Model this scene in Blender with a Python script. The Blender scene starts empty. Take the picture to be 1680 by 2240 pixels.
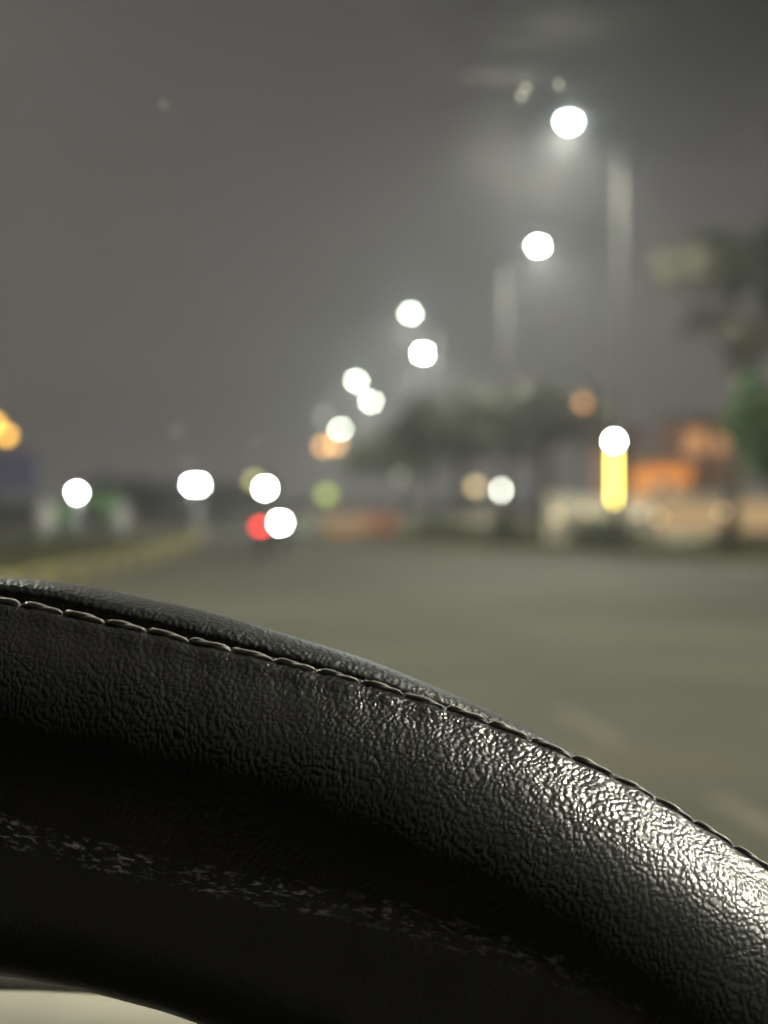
import bpy, bmesh, math, random
import numpy as np
from mathutils import Vector, Matrix

S = bpy.context.scene
C = S.collection
random.seed(7)
rng = np.random.default_rng(7)
EYE = 1.25                      # height of the phone above the road
F = 3636.0                      # focal length in pixels of a 1680 px wide picture
HOR = 1095.0                    # row of the horizon

# ------------------------------------------------------------------ camera
cam = bpy.data.cameras.new('camera')
cam_o = bpy.data.objects.new('camera', cam)
C.objects.link(cam_o)
cam_o.location = (0, 0, EYE)
cam_o.rotation_euler = (math.radians(90) - 25 / F, 0, 0)
cam.sensor_fit = 'HORIZONTAL'
cam.sensor_width = 36
cam.lens = 36 * F / 1680
cam.clip_start = 0.01
cam.clip_end = 3000
cam.dof.use_dof = True
cam.dof.focus_distance = 0.1935
cam.dof.aperture_fstop = cam.lens / 3.15      # a 3.15 mm pupil, like a phone's tele lens
S.camera = cam_o

# ------------------------------------------------------------------ night sky
W = bpy.data.worlds.new('World')
S.world = W
W.use_nodes = True
wn, wl = W.node_tree.nodes, W.node_tree.links
bg = wn['Background']
tc = wn.new('ShaderNodeTexCoord')
sp = wn.new('ShaderNodeSeparateXYZ')
wl.new(tc.outputs['Generated'], sp.inputs[0])
rp = wn.new('ShaderNodeValToRGB')             # town glow: paler low, darker overhead
rp.color_ramp.elements[0].position = 0.0
rp.color_ramp.elements[0].color = (0.141, 0.126, 0.117, 1)
rp.color_ramp.elements[1].position = 0.5
rp.color_ramp.elements[1].color = (0.030, 0.026, 0.029, 1)
wl.new(sp.outputs['Z'], rp.inputs[0])
wl.new(rp.outputs[0], bg.inputs[0])
bg.inputs[1].default_value = 0.95

S.view_settings.view_transform = 'Standard'
S.view_settings.look = 'None'
S.view_settings.exposure = 0.0
S.view_settings.gamma = 1.0
S.render.engine = 'CYCLES'
cy = S.cycles
cy.use_denoising = True
cy.use_light_tree = False
cy.use_adaptive_sampling = False
cy.max_bounces = 6
cy.diffuse_bounces = 3
cy.glossy_bounces = 3
cy.transmission_bounces = 4
cy.volume_bounces = 0
cy.transparent_max_bounces = 24
cy.sample_clamp_indirect = 4.0
cy.caustics_reflective = False
cy.caustics_refractive = False

LAMP_POWER = 8000.0

# ------------------------------------------------------------------ helpers
MATS = {}


def mat(name, color, rough=0.6, noise=0.0, scale=5.0, metal=0.0, spec=0.5, bump=0.0, color2=None):
    """Principled material whose colour wanders between two tones of the same stuff."""
    if name in MATS:
        return MATS[name]
    m = bpy.data.materials.new(name)
    m.use_nodes = True
    n, l = m.node_tree.nodes, m.node_tree.links
    b = n['Principled BSDF']
    b.inputs['Roughness'].default_value = rough
    b.inputs['Metallic'].default_value = metal
    b.inputs['Specular IOR Level'].default_value = spec
    b.inputs['Base Color'].default_value = (*color, 1)
    if noise or color2:
        t = n.new('ShaderNodeTexCoord')
        x = n.new('ShaderNodeTexNoise')
        x.inputs['Scale'].default_value = scale
        x.inputs['Detail'].default_value = 6
        l.new(t.outputs['Object'], x.inputs['Vector'])
        r = n.new('ShaderNodeValToRGB')
        c2 = color2 or tuple(min(1, c * (1 + noise)) for c in color)
        c1 = color if color2 else tuple(c * (1 - noise) for c in color)
        r.color_ramp.elements[0].position = 0.35
        r.color_ramp.elements[1].position = 0.65
        r.color_ramp.elements[0].color = (*c1, 1)
        r.color_ramp.elements[1].color = (*c2, 1)
        l.new(x.outputs['Fac'], r.inputs[0])
        l.new(r.outputs[0], b.inputs['Base Color'])
        if bump:
            bp = n.new('ShaderNodeBump')
            bp.inputs['Strength'].default_value = bump
            l.new(x.outputs['Fac'], bp.inputs['Height'])
            l.new(bp.outputs[0], b.inputs['Normal'])
    MATS[name] = m
    return m


def glow(color, strength):
    """Lit lamp glass, window panes and glowing panels."""
    key = 'glow_%s_%.3g' % (str(color), strength)
    if key in MATS:
        return MATS[key]
    m = bpy.data.materials.new('lit_surface')
    m.use_nodes = True
    n, l = m.node_tree.nodes, m.node_tree.links
    n.remove(n['Principled BSDF'])
    e = n.new('ShaderNodeEmission')
    e.inputs[0].default_value = (*color, 1)
    e.inputs[1].default_value = strength
    l.new(e.outputs[0], n['Material Output'].inputs[0])
    m.cycles.emission_sampling = 'AUTO'
    MATS[key] = m
    return m


class MB:
    """Collects shapes, then becomes one mesh object."""

    def __init__(self):
        self.v, self.f = [], []

    def raw(self, v, f):
        o = len(self.v)
        self.v += [tuple(p) for p in v]
        self.f += [tuple(i + o for i in q) for q in f]
        return self

    def box(self, c, s, rz=0.0, taper=1.0):
        x, y, z = s[0] / 2, s[1] / 2, s[2] / 2
        pts = []
        for dz, k in ((-z, 1.0), (z, taper)):
            for dx, dy in ((-x, -y), (x, -y), (x, y), (-x, y)):
                px, py = dx * k, dy * k
                pts.append((c[0] + px * math.cos(rz) - py * math.sin(rz), c[1] + px * math.sin(rz) + py * math.cos(rz), c[2] + dz))
        return self.raw(pts, [(3, 2, 1, 0), (4, 5, 6, 7), (0, 1, 5, 4), (1, 2, 6, 5), (2, 3, 7, 6), (3, 0, 4, 7)])

    def tube(self, pts, radii, n=8, cap=True):
        pts = [Vector(p) for p in pts]
        if not hasattr(radii, '__len__'):
            radii = [radii] * len(pts)
        v, f = [], []
        for i, p in enumerate(pts):
            d = (pts[min(i + 1, len(pts) - 1)] - pts[max(i - 1, 0)]).normalized()
            a = d.cross(Vector((0, 0, 1)) if abs(d.z) < 0.9 else Vector((1, 0, 0))).normalized()
            b = d.cross(a)
            for k in range(n):
                t = 2 * math.pi * k / n
                v.append(p + (a * math.cos(t) + b * math.sin(t)) * radii[i])
        for i in range(len(pts) - 1):
            for k in range(n):
                f.append((i * n + k, i * n + (k + 1) % n, (i + 1) * n + (k + 1) % n, (i + 1) * n + k))
        if cap:
            f.append(tuple(range(n - 1, -1, -1)))
            f.append(tuple(range((len(pts) - 1) * n, len(pts) * n)))
        return self.raw(v, f)

    def ball(self, c, r, nu=14, nv=9, z0=-1.0, z1=1.0):
        rx, ry, rz = (r, r, r) if not hasattr(r, '__len__') else r
        v, f = [], []
        for j in range(nv + 1):
            zz = z0 + (z1 - z0) * j / nv
            ph = math.asin(max(-1, min(1, zz)))
            for i in range(nu):
                t = 2 * math.pi * i / nu
                v.append((c[0] + rx * math.cos(ph) * math.cos(t), c[1] + ry * math.cos(ph) * math.sin(t), c[2] + rz * math.sin(ph)))
        for j in range(nv):
            for i in range(nu):
                f.append((j * nu + i, j * nu + (i + 1) % nu, (j + 1) * nu + (i + 1) % nu, (j + 1) * nu + i))
        f.append(tuple(range(nu - 1, -1, -1)))
        f.append(tuple(range(nv * nu, nv * nu + nu)))
        return self.raw(v, f)

    def wheel(self, c, r, w, axis=(1, 0, 0), n=18):
        a = Vector(axis) * w / 2
        c = Vector(c)
        return self.tube([c - a, c - a * 0.7, c + a * 0.7, c + a], [r * 0.93, r, r, r * 0.93], n)

    def build(self, name, m, parent=None, smooth=False, bevel=0.0):
        me = bpy.data.meshes.new(name)
        me.from_pydata(self.v, [], self.f)
        if smooth:
            me.polygons.foreach_set('use_smooth', [True] * len(me.polygons))
        me.materials.append(m)
        me.update()
        o = bpy.data.objects.new(name, me)
        C.objects.link(o)
        if parent:
            o.parent = parent
        if bevel:
            b = o.modifiers.new('bevel', 'BEVEL')
            b.width = bevel
            b.segments = 2
        return o


def tag(o, label=None, cat=None, group=None, kind=None):
    for k, v in (('label', label), ('category', cat), ('group', group), ('kind', kind)):
        if v:
            o[k] = v
    return o


def thing(name, loc, label, cat, group=None, rz=0.0):
    o = bpy.data.objects.new(name, None)
    C.objects.link(o)
    o.location = loc
    o.rotation_euler = (0, 0, rz)
    return tag(o, label, cat, group)


def piece(name, me, parent, loc=(0, 0, 0), rz=0.0):
    o = bpy.data.objects.new(name, me)
    C.objects.link(o)
    o.parent = parent
    o.location = loc
    o.rotation_euler = (0, 0, rz)
    return o


def at(px, py, d):
    """The place d metres ahead that shows at that pixel of the photograph."""
    return ((px - 840) * d / F, d, EYE - (py - HOR) * d / F)


def spot(loc, power, color, parent=None, angle=165, blend=0.6):
    l = bpy.data.lights.new('bulb', 'SPOT')
    l.energy = power
    l.color = color
    l.spot_size = math.radians(angle)
    l.spot_blend = blend
    l.shadow_soft_size = 0.0
    o = bpy.data.objects.new('bulb', l)
    C.objects.link(o)
    o.location = loc
    if parent:
        o.parent = parent
    return o


def lamp_strength(target, size, d):
    """Emission that leaves a blurred disc of the target brightness for a lamp of this size at d."""
    s = size * F / d
    return target * max(1.0, (62.0 / s) ** 2)


M_STEEL = mat('galvanised_steel', (0.075, 0.072, 0.06), 0.5, 0.12, 3.0, metal=0.2)
M_DARKMETAL = mat('dark_metal', (0.05, 0.05, 0.05), 0.5, 0.2, 4.0)
M_POLE = mat('painted_pole', (0.012, 0.0116, 0.010), 0.85, 0.2, 3.0, spec=0.2)
M_ASPHALT = mat('asphalt', (0.029, 0.027, 0.0165), 0.85, 0.10, 0.35, spec=0.25, color2=(0.050, 0.0465, 0.029))
M_EARTH = mat('earth', (0.12, 0.105, 0.07), 0.95, color2=(0.085, 0.085, 0.045), scale=0.6)
M_GRASS = mat('grass', (0.045, 0.055, 0.015), 0.8, color2=(0.075, 0.075, 0.02), scale=1.5)
M_CONC = mat('concrete', (0.26, 0.25, 0.22), 0.9, 0.15, 4.0)
M_KYEL = mat('yellow_kerb_paint', (0.24, 0.205, 0.06), 0.7, 0.2, 6.0)
M_KBLK = mat('black_kerb_paint', (0.03, 0.03, 0.03), 0.7, 0.2, 6.0)
M_BARK = mat('bark', (0.055, 0.045, 0.032), 0.95, 0.3, 6.0)
M_LEAF = mat('leaf', (0.035, 0.038, 0.014), 0.6, color2=(0.05, 0.052, 0.02), scale=2.0)
M_LEAFO = mat('leaf_olive', (0.05, 0.046, 0.024), 0.7, color2=(0.068, 0.062, 0.03), scale=2.0)
M_LEAFG = mat('leaf_fresh', (0.07, 0.17, 0.04), 0.55, color2=(0.11, 0.22, 0.06), scale=2.0)
M_CREAM = mat('cream_plaster', (0.50, 0.45, 0.34), 0.9, 0.12, 1.2)
M_ORANGE = mat('orange_plaster', (0.60, 0.22, 0.04), 0.85, 0.12, 1.0)
M_TERRA = mat('terracotta_plaster', (0.42, 0.17, 0.07), 0.85, 0.12, 1.0)
M_ROOF = mat('roof_sheet', (0.10, 0.085, 0.07), 0.8, 0.2, 2.0)
M_BLACK = mat('black_plastic', (0.012, 0.012, 0.012), 0.55)
M_RUBBER = mat('tyre_rubber', (0.02, 0.02, 0.02), 0.9)

# ------------------------------------------------------------------ ground, road, kerbs
def smooth_path(pts, step):
    """Catmull-Rom through pts, sampled at even steps."""
    P = [Vector((p[0], p[1], 0)) for p in pts]
    P = [P[0] * 2 - P[1]] + P + [P[-1] * 2 - P[-2]]
    out = []
    for i in range(1, len(P) - 2):
        for k in range(40):
            t = k / 40
            a, b, c, d = P[i - 1], P[i], P[i + 1], P[i + 2]
            out.append(0.5 * ((2 * b) + (c - a) * t + (2 * a - 5 * b + 4 * c - d) * t * t + (3 * b - a - 3 * c + d) * t ** 3))
    out.append(P[-2])
    res, acc = [out[0]], 0.0
    for a, b in zip(out, out[1:]):
        seg = (b - a).length
        while acc + seg >= step:
            k = (step - acc) / seg
            a = a + (b - a) * k
            res.append(a)
            seg = (b - a).length
            acc = 0.0
        acc += seg
    return res


RIGHT = smooth_path([(11.5, -14), (10.8, 5), (9.2, 19), (6.8, 29), (3.8, 36.5), (0.6, 45), (-2.0, 58), (-5, 75), (-9.5, 95), (-16, 120)], 1.0)
LEFT = smooth_path([(-4.6, -14), (-4.6, 5), (-4.65, 18), (-4.75, 27), (-4.9, 35), (-5.3, 45), (-6.4, 58), (-9.2, 75), (-14, 95), (-21, 120)], 0.75)

g = MB()
g.raw([(-900, -200, -0.02), (900, -200, -0.02), (900, 1500, -0.02), (-900, 1500, -0.02)], [(0, 1, 2, 3)])
tag(g.build('ground', M_EARTH), kind='structure')
r = MB()
n = 60
rr = [RIGHT[int(i * (len(RIGHT) - 1) / n)] for i in range(n + 1)]
ll = [LEFT[int(i * (len(LEFT) - 1) / n)] for i in range(n + 1)]
v = []
for a, b in zip(ll, rr):
    v += [(a.x, a.y, 0.0), (b.x, b.y, 0.0)]
r.raw(v, [(2 * i, 2 * i + 1, 2 * i + 3, 2 * i + 2) for i in range(n)])
tag(r.build('road', M_ASPHALT), kind='structure')


def kerb(name, path, mats, w, h, lg):
    root = bpy.data.objects.new(name, None)
    C.objects.link(root)
    tag(root, kind='structure')
    protos = []
    for m in mats:
        b = MB().box((0, 0, h / 2), (lg - 0.02, w, h), 0, 0.94)
        me = bpy.data.meshes.new('kerb_stone')
        me.from_pydata(b.v, [], b.f)
        me.materials.append(m)
        protos.append(me)
    for i in range(len(path) - 1):
        a, b = path[i], path[i + 1]
        piece('kerb_stone', protos[i % len(protos)], root, ((a.x + b.x) / 2, (a.y + b.y) / 2, -0.02), math.atan2(b.y - a.y, b.x - a.x))
    return root


kerb('kerb_right', RIGHT, [M_CONC], 0.2, 0.15, 1.0)
kerb('kerb_left', LEFT, [M_KYEL, M_KYEL, M_KBLK], 0.3, 0.32, 0.75)

# worn lane dashes
for (x0, d0), (x1, d1) in (((1.03, 9.9), (1.22, 8.5)), ((1.38, 7.0), (1.56, 5.7))):
    dx, dy = x1 - x0, d1 - d0
    L = math.hypot(dx, dy)
    nx, ny = -dy / L * 0.06, dx / L * 0.06
    b = MB().raw([(x0 - nx, d0 - ny, 0.004), (x0 + nx, d0 + ny, 0.004), (x1 + nx, d1 + ny, 0.004), (x1 - nx, d1 - ny, 0.004)], [(0, 1, 2, 3)])
    tag(b.build('lane_marking', mat('worn_yellow_paint', (0.054, 0.050, 0.030), 0.8, 0.3, 8.0)), kind='structure')


def grass_patch(name, path, side, width, count, label, m):
    b = MB()
    for _ in range(count):
        i = random.randrange(len(path) - 1)
        a, c = path[i], path[i + 1]
        t = (c - a).normalized()
        nrm = Vector((t.y, -t.x, 0)) * side
        p = a + (c - a) * random.random() + nrm * (0.25 + random.random() ** 1.4 * width)
        h = random.uniform(0.08, 0.30)
        an = random.random() * math.pi
        w = random.uniform(0.02, 0.05)
        lean = Vector((random.uniform(-0.1, 0.1), random.uniform(-0.1, 0.1), h))
        s = Vector((math.cos(an) * w, math.sin(an) * w, 0))
        b.raw([p - s, p + s, p + lean], [(0, 1, 2)])
    o = b.build(name, m)
    tag(o, label, 'grass', kind='stuff')


grass_patch('grass', RIGHT[28:80], 1, 7.0, 16000, 'rough olive grass on the verge behind the kerb', M_GRASS)
grass_patch('grass', LEFT[30:90], -1, 5.0, 7000, 'rough grass along the painted kerb on the left', M_GRASS)

# ------------------------------------------------------------------ haze
hz = MB().box((-2, 120, 8.0), (260, 420, 22)).build('haze', None or mat('tmp', (1, 1, 1)))
hm = bpy.data.materials.new('night_haze')
hm.use_nodes = True
hn, hl = hm.node_tree.nodes, hm.node_tree.links
hn.remove(hn['Principled BSDF'])
pv = hn.new('ShaderNodeVolumePrincipled')
pv.inputs['Color'].default_value = (0.86, 0.87, 0.90, 1)
pv.inputs['Density'].default_value = 0.0014
pv.inputs['Anisotropy'].default_value = 0.62
hl.new(pv.outputs[0], hn['Material Output'].inputs['Volume'])
hz.data.materials.clear()
hz.data.materials.append(hm)
tag(hz, 'thin grey night haze glowing round the lamps', 'haze', kind='stuff')

# ------------------------------------------------------------------ street lamps
COOL = (0.90, 1.0, 0.94)


def street_lamp(base, arm, lamp_z, size, target, label, power=LAMP_POWER, color=COOL, group='cool white street lamps in a line along the road', pole_r=0.085):
    """arm: how far the head stands to the right (+) or left (-) of the pole."""
    root = thing('street_lamp', (base[0], base[1], 0), label, 'street lamp', group)
    d = base[1]
    top = lamp_z - 0.45
    MB().tube([(0, 0, -0.02), (0, 0, 0.3), (0, 0, 0.32), (0, 0, top)], [pole_r * 1.35, pole_r * 1.35, pole_r, pole_r * 0.62], 12).build('pole', M_POLE, root, True)
    s = 1 if arm > 0 else -1
    pts = [(0, 0, top - 0.05)]
    for k in range(1, 7):
        t = k / 6
        pts.append((arm * t * 0.92, 0, top - 0.05 + 0.55 * math.sin(t * math.pi / 2)))
    MB().tube(pts, pole_r * 0.42, 8).build('arm', M_POLE, root, True)
    hx = arm
    MB().ball((hx, 0, lamp_z + 0.05), (size * 1.25 + 0.12, 0.16, 0.10), 14, 6, 0.0, 1.0).build('housing', M_STEEL, root, True)
    MB().ball((hx, 0, lamp_z + 0.045), (size / 2, 0.13, size * 0.42), 14, 6, -1.0, 0.0).build('lens', glow(color, lamp_strength(target, size * 0.8, d)), root, True)
    if power:
        b = spot((hx, 0, lamp_z - size * 0.42 - 0.03), power, (1.0, 0.97, 0.84) if color[2] > 0.5 else color, root, 158, 0.6)
        b.rotation_euler = (0, -s * math.radians(14), 0)
        if -20 < base[0] < 7 and base[1] > 30:
            p = spot((hx, -0.18, lamp_z), power * 0.14, (0.86, 1.0, 0.97), root)
            p.data.type = 'POINT'
    return root


def lamp_at(px, py, h, pole_px, size, target, label, **k):
    d = (h - EYE) * F / (HOR - py)
    x = (px - 840) * d / F
    xp = (pole_px - 840) * d / F
    return street_lamp((xp, d), x - xp, h, size, target, label, **k)


lamp_at(1243, 270, 10, 1357, 0.27, 9, 'nearest and brightest street lamp, topmost in the picture, its arm reaching left')
lamp_at(1177, 540, 10, 1105, 0.22, 9, 'second street lamp below the topmost one, its arm reaching right')
lamp_at(898, 686, 10, 955, 0.32, 1.5, 'street lamp with a greenish white disc, upper of the pair in mid picture', color=(0.88, 1.0, 0.80))
lamp_at(925, 773, 10, 880, 0.30, 9, 'solid white street lamp just below the greenish one in mid picture')
lamp_at(780, 833, 10, 815, 0.42, 1.6, 'upper left one of two touching lamp discs near mid picture', color=(0.92, 1.0, 0.82))
lamp_at(812, 878, 10, 780, 0.46, 2.2, 'lower right one of two touching lamp discs near mid picture', color=(0.95, 1.0, 0.86))
lamp_at(745, 938, 10, 765, 0.55, 1.5, 'small pale green street lamp right above the orange pair', color=(0.90, 1.0, 0.84))
# line continued towards the car; unseen kerb lamp placed from the wheel's highlight
street_lamp((7.1, 18.5), 1.2, 10, 0.27, 9, 'street lamp just outside the picture, ahead of the car on the right', power=4000)
street_lamp((11.2, 4.3), -2.1, 10, 0.27, 9, 'street lamp just outside the picture, at the kerb right of the car', power=13000)
street_lamp((-9.5, 16.0), 1.5, 10, 0.27, 9, 'street lamp added just outside the picture, ahead of the car on the left', power=13000)  # unseen lamp, added to brighten the left of the road and the wheel


def pole_lamp(px, py, d, color, target, size, label, cat='lamp', style='globe', power=0.0, name='globe_lamp', extra=()):
    """A post with a lit globe; extra: further globes on the same post as pixel offsets."""
    x, y, z = at(px, py, d)
    root = thing(name, (x, y, 0), label, cat)
    top = z - size * 0.5
    if style == 'globe':
        MB().tube([(0, 0, -0.02), (0, 0, 0.12), (0, 0, 0.14), (0, 0, top)], [0.12, 0.12, 0.045, 0.035], 10).build('post', M_DARKMETAL, root, True)
        MB().ball((0, 0, z), size / 2, 14, 8).build('globe', glow(color, lamp_strength(target, size, d)), root, True)
        MB().tube([(0, 0, top - 0.05), (0, 0, top + 0.02)], [0.05, size * 0.3], 10).build('collar', M_DARKMETAL, root, True)
        for dx, dz in extra:
            X, Z = dx * d / F, z - dz * d / F
            MB().tube([(0, 0, top - 0.1), (X, 0, Z - size * 0.5)], 0.025, 8).build('arm', M_DARKMETAL, root, True)
            MB().ball((X, 0, Z), size / 2, 14, 8).build('globe', glow(color, lamp_strength(target, size, d)), root, True)
    elif style == 'flood':
        MB().tube([(0, 0, -0.02), (0, 0, 0.12), (0, 0, 0.14), (0, 0, top)], [0.16, 0.16, 0.05, 0.045], 10).build('post', M_DARKMETAL, root, True)
        MB().box((0, 0.02, top), (0.9, 0.06, 0.05)).build('crossbar', M_DARKMETAL, root)
        for s in (-1, 1):
            fx = s * 0.13
            MB().box((fx, 0.0, z), (0.22, 0.14, 0.20), 0, 0.85).build('floodlight', M_DARKMETAL, root, bevel=0.01)
            MB().box((fx, -0.078, z), (0.17, 0.012, 0.14)).build('lens', glow(color, lamp_strength(target, size, d)), root)
    if power:
        p = spot((0, -0.25, z), power, color, root)
        p.data.type = 'POINT'
    return root


WHITE = (1.0, 1.0, 1.0)
SOD = (1.0, 0.46, 0.10)
pole_lamp(168, 1078, 58, WHITE, 9, 0.13, 'white lamp on a short post between green shrubs, far left', power=200)
pole_lamp(428, 1060, 66, WHITE, 10, 0.22, 'twin white floodlight on a short post, widest disc on the left', style='flood', name='floodlight_post', power=260)
pole_lamp(580, 1068, 82, WHITE, 9, 0.28, 'white globe lamp overlapping a dim yellow one, above the red tail light')
pole_lamp(556, 1052, 88, (0.9, 0.85, 0.35), 0.32, 0.5, 'dim yellow globe lamp half hidden by a white one')
pole_lamp(714, 1082, 74, (0.80, 0.95, 0.25), 0.30, 0.5, 'dull yellow green globe lamp right of the white lights')
pole_lamp(708, 976, 150, (1.0, 0.50, 0.17), 0.62, 0.8, 'twin orange lamp under the line of white street lamps', extra=((27, -4),))
pole_lamp(14, 952, 78, (1.0, 0.52, 0.08), 1.0, 0.45, 'bright amber double lamp at the left edge above the blue board', extra=((-26, -26),))
pole_lamp(1275, 882, 50, (1.0, 0.42, 0.15), 0.26, 0.28, 'dim red orange lamp high beside the tall street lamp pole')
pole_lamp(1040, 1065, 62, (0.95, 0.70, 0.36), 0.42, 0.36, 'dim tan globe lamp left of a white one under the dark trees')
pole_lamp(1100, 1073, 62, (1.0, 1.0, 0.88), 1.9, 0.28, 'white globe lamp under the dark trees')
pole_lamp(1150, 1145, 48, (0.95, 0.70, 0.45), 0.20, 0.30, 'faint tan bollard lamp low beside the tree trunk', name='bollard_lamp')
pole_lamp(876, 1042, 55, (0.75, 0.75, 0.62), 0.10, 0.3, 'faint grey globe lamp in front of the dark tree crowns')
pole_lamp(708, 912, 170, (0.7, 0.7, 0.66), 0.17, 0.9, 'faint grey lamp upper left of the orange pair')

# white lamp above a tall yellow tube
x, y, z = at(1343, 965, 36)
root = thing('tube_sign', (x, y, 0), 'white lamp over an upright glowing yellow tube on a post', 'light sign')
MB().tube([(0, 0.08, -0.02), (0, 0.08, z + 0.1)], 0.06, 10).build('post', M_DARKMETAL, root, True)
MB().box((0, 0.04, z + 0.13), (0.3, 0.34, 0.05)).build('lamp_shade', M_DARKMETAL, root)
MB().ball((0, -0.02, z), 0.06, 14, 8).build('globe', glow(WHITE, lamp_strength(9, 0.12, 36)), root, True)
zt, zb = at(0, 982, 36)[2], at(0, 1099, 36)[2]
MB().tube([(0, 0, zt), (0, 0, zb)], 0.04, 12).build('tube', glow((1.0, 0.80, 0.14), 15.0), root, True)
MB().tube([(0, 0, zb), (0, 0, zb - 0.06)], 0.05, 12).build('tube_cap', M_DARKMETAL, root, True)
MB().tube([(0, 0, zt), (0, 0, zt + 0.06)], 0.05, 12).build('tube_cap', M_DARKMETAL, root, True)

# ------------------------------------------------------------------ trees and shrubs
def leaf_cloud(b, clumps, count, size):
    tot = sum(c[1] ** 2 for c in clumps)
    for c, rad in clumps:
        for _ in range(int(count * rad * rad / tot)):
            d = Vector((random.gauss(0, 1), random.gauss(0, 1), random.gauss(0, 1))).normalized() * rad * random.random() ** 0.45
            p = Vector(c) + Vector((d.x, d.y, d.z * 0.75))
            a = Vector((random.gauss(0, 1), random.gauss(0, 1), random.gauss(0, 0.7))).normalized()
            t = a.cross(Vector((random.gauss(0, 1), random.gauss(0, 1), random.gauss(0, 1)))).normalized()
            s = size * random.uniform(0.6, 1.3)
            b.raw([p - a * s, p + t * s * 0.45, p + a * s, p - t * s * 0.45], [(0, 1, 2, 3)])


def tree(name, x, y, h, trunk_r, crown_r, crown_h, label, m, leaves=2600, lean=0.0, group=None, leaf=0.16, off=(0, 0)):
    root = thing(name, (x, y, 0), label, 'tree', group)
    tz = h - crown_h
    tr = MB().tube([(0, 0, -0.05), (lean * 0.2, 0, tz * 0.4), (lean * 0.6, 0.05, tz), (lean, 0.1, h - crown_h * 0.4)],
                   [trunk_r * 1.35, trunk_r, trunk_r * 0.8, trunk_r * 0.25], 10)
    clumps = []
    for k in range(26):
        a = k * 2.4 + random.random()
        q = math.sqrt((k + 0.5) / 26) * crown_r * 0.85
        c = (lean + off[0] + math.cos(a) * q, off[1] + math.sin(a) * q, h - crown_h * (0.25 + 0.55 * random.random()))
        clumps.append((c, crown_r * random.uniform(0.2, 0.42)))
        if k % 4 == 0:
            tr.tube([(lean * 0.6, 0.05, tz * random.uniform(0.85, 1.05)), ((lean + c[0]) / 2, c[1] / 2, (tz + c[2]) / 2 + 0.2), c],
                    [trunk_r * 0.5, trunk_r * 0.3, trunk_r * 0.1], 6)
    tr.build('trunk', M_BARK, root, True)
    b = MB()
    leaf_cloud(b, clumps, leaves, leaf)
    b.build('crown', m, root)
    return root


x, y, _ = at(1010, 0, 60)
tree('tree', x, y, 5.1, 0.20, 3.0, 2.3, 'broad dark tree with a low flat crown in mid picture', M_LEAF, 3400)
x, y, _ = at(1190, 0, 57)
tree('tree', x, y, 5.6, 0.24, 2.5, 2.6, 'dark tree with a straight trunk right of the white globe lamp', M_LEAF, 3000, off=(0.4, 0))
x, y, _ = at(1600, 0, 41)
tree('tree', x, y, 9.3, 0.15, 2.5, 5.6, 'tall thin trunked tree in front of the lit orange wall', M_LEAFO, 2800, off=(0.75, 0))
x, y, _ = at(1735, 0, 34)
tree('tree', x, y, 5.3, 0.16, 1.35, 4.4, 'fresh green tree lit by a lamp at the right edge', M_LEAFG, 4200, leaf=0.13)
x, y, _ = at(880, 0, 85)
tree('tree', x, y, 4.6, 0.2, 3.2, 2.4, 'distant dark tree left of the broad low one', M_LEAF, 3500)
for px, d, hh, rr_, lab in ((300, 110, 2.7, 3.2, 'far low tree between the two big white lights on the left'),
                            (500, 125, 2.8, 3.4, 'far low tree right of the twin floodlight')):
    x, y, _ = at(px, 0, d)
    tree('tree', x, y, hh, 0.25, rr_, hh * 0.72, lab, M_LEAFO, 2600, leaf=0.25)


def shrub(px, py, d, w, h, label, m=M_LEAFG, count=1500):
    x, y, z = at(px, py, d)
    root = thing('shrub', (x, y, 0), label, 'shrub', 'green shrubs')
    st = MB()
    clumps = []
    for k in range(6):
        c = (random.uniform(-0.4, 0.4) * w, random.uniform(-0.3, 0.3) * w, h * random.uniform(0.35, 0.8))
        clumps.append((c, max(w, h) * random.uniform(0.18, 0.28)))
        st.tube([(0, 0, -0.05), c], [0.04, 0.015], 6)
    st.build('stem', M_BARK, root, True)
    b = MB()
    leaf_cloud(b, clumps, count, 0.08)
    b.build('foliage', m, root)


shrub(125, 1120, 60, 0.9, 1.5, 'green shrub left of the lamp post, far left')
shrub(235, 1100, 60, 1.1, 1.9, 'taller green shrub right of the lamp post, far left')
shrub(1330, 1180, 40, 2.0, 0.75, 'low dark shrub at the foot of the yellow tube sign', M_LEAF)
shrub(960, 1170, 47, 2.2, 0.75, 'low dark shrub under the broad tree', M_LEAF)
shrub(1095, 1170, 46, 1.6, 0.7, 'low dark shrub between the broad tree and the straight trunk', M_LEAF)

# cream gate pillars beside the far left lamp
for px, lab in ((270, 'pale gate pillar right of the shrubs, far left'), (100, 'pale gate pillar left of the shrubs, far left')):
    x, y, _ = at(px, 0, 59)
    t = thing('gate_pillar', (x, y, 0), lab, 'pillar', 'pale gate pillars')
    MB().box((0, 0, 0.52), (0.45, 0.45, 1.08)).build('shaft', M_CONC, t, bevel=0.02)
    MB().box((0, 0, 1.10), (0.56, 0.56, 0.09)).build('cap', M_CONC, t, bevel=0.02)
# blue board
x, y, z = at(25, 1035, 55)
t = thing('notice_board', (x, y, 0), 'dark blue board on posts at the left edge under the amber lamp', 'board')
for s in (-0.75, 0.75):
    MB().tube([(s, 0.06, -0.02), (s, 0.06, z + 0.7)], 0.05, 8).build('post', M_STEEL, t, True)
MB().box((0, 0, z), (1.7, 0.05, 1.35)).build('panel', mat('blue_enamel', (0.22, 0.22, 0.38), 0.5, 0.1, 2.0), t, bevel=0.01)
MB().box((0, -0.03, z + 0.69), (1.76, 0.09, 0.04)).build('frame_rail', M_STEEL, t)

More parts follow.
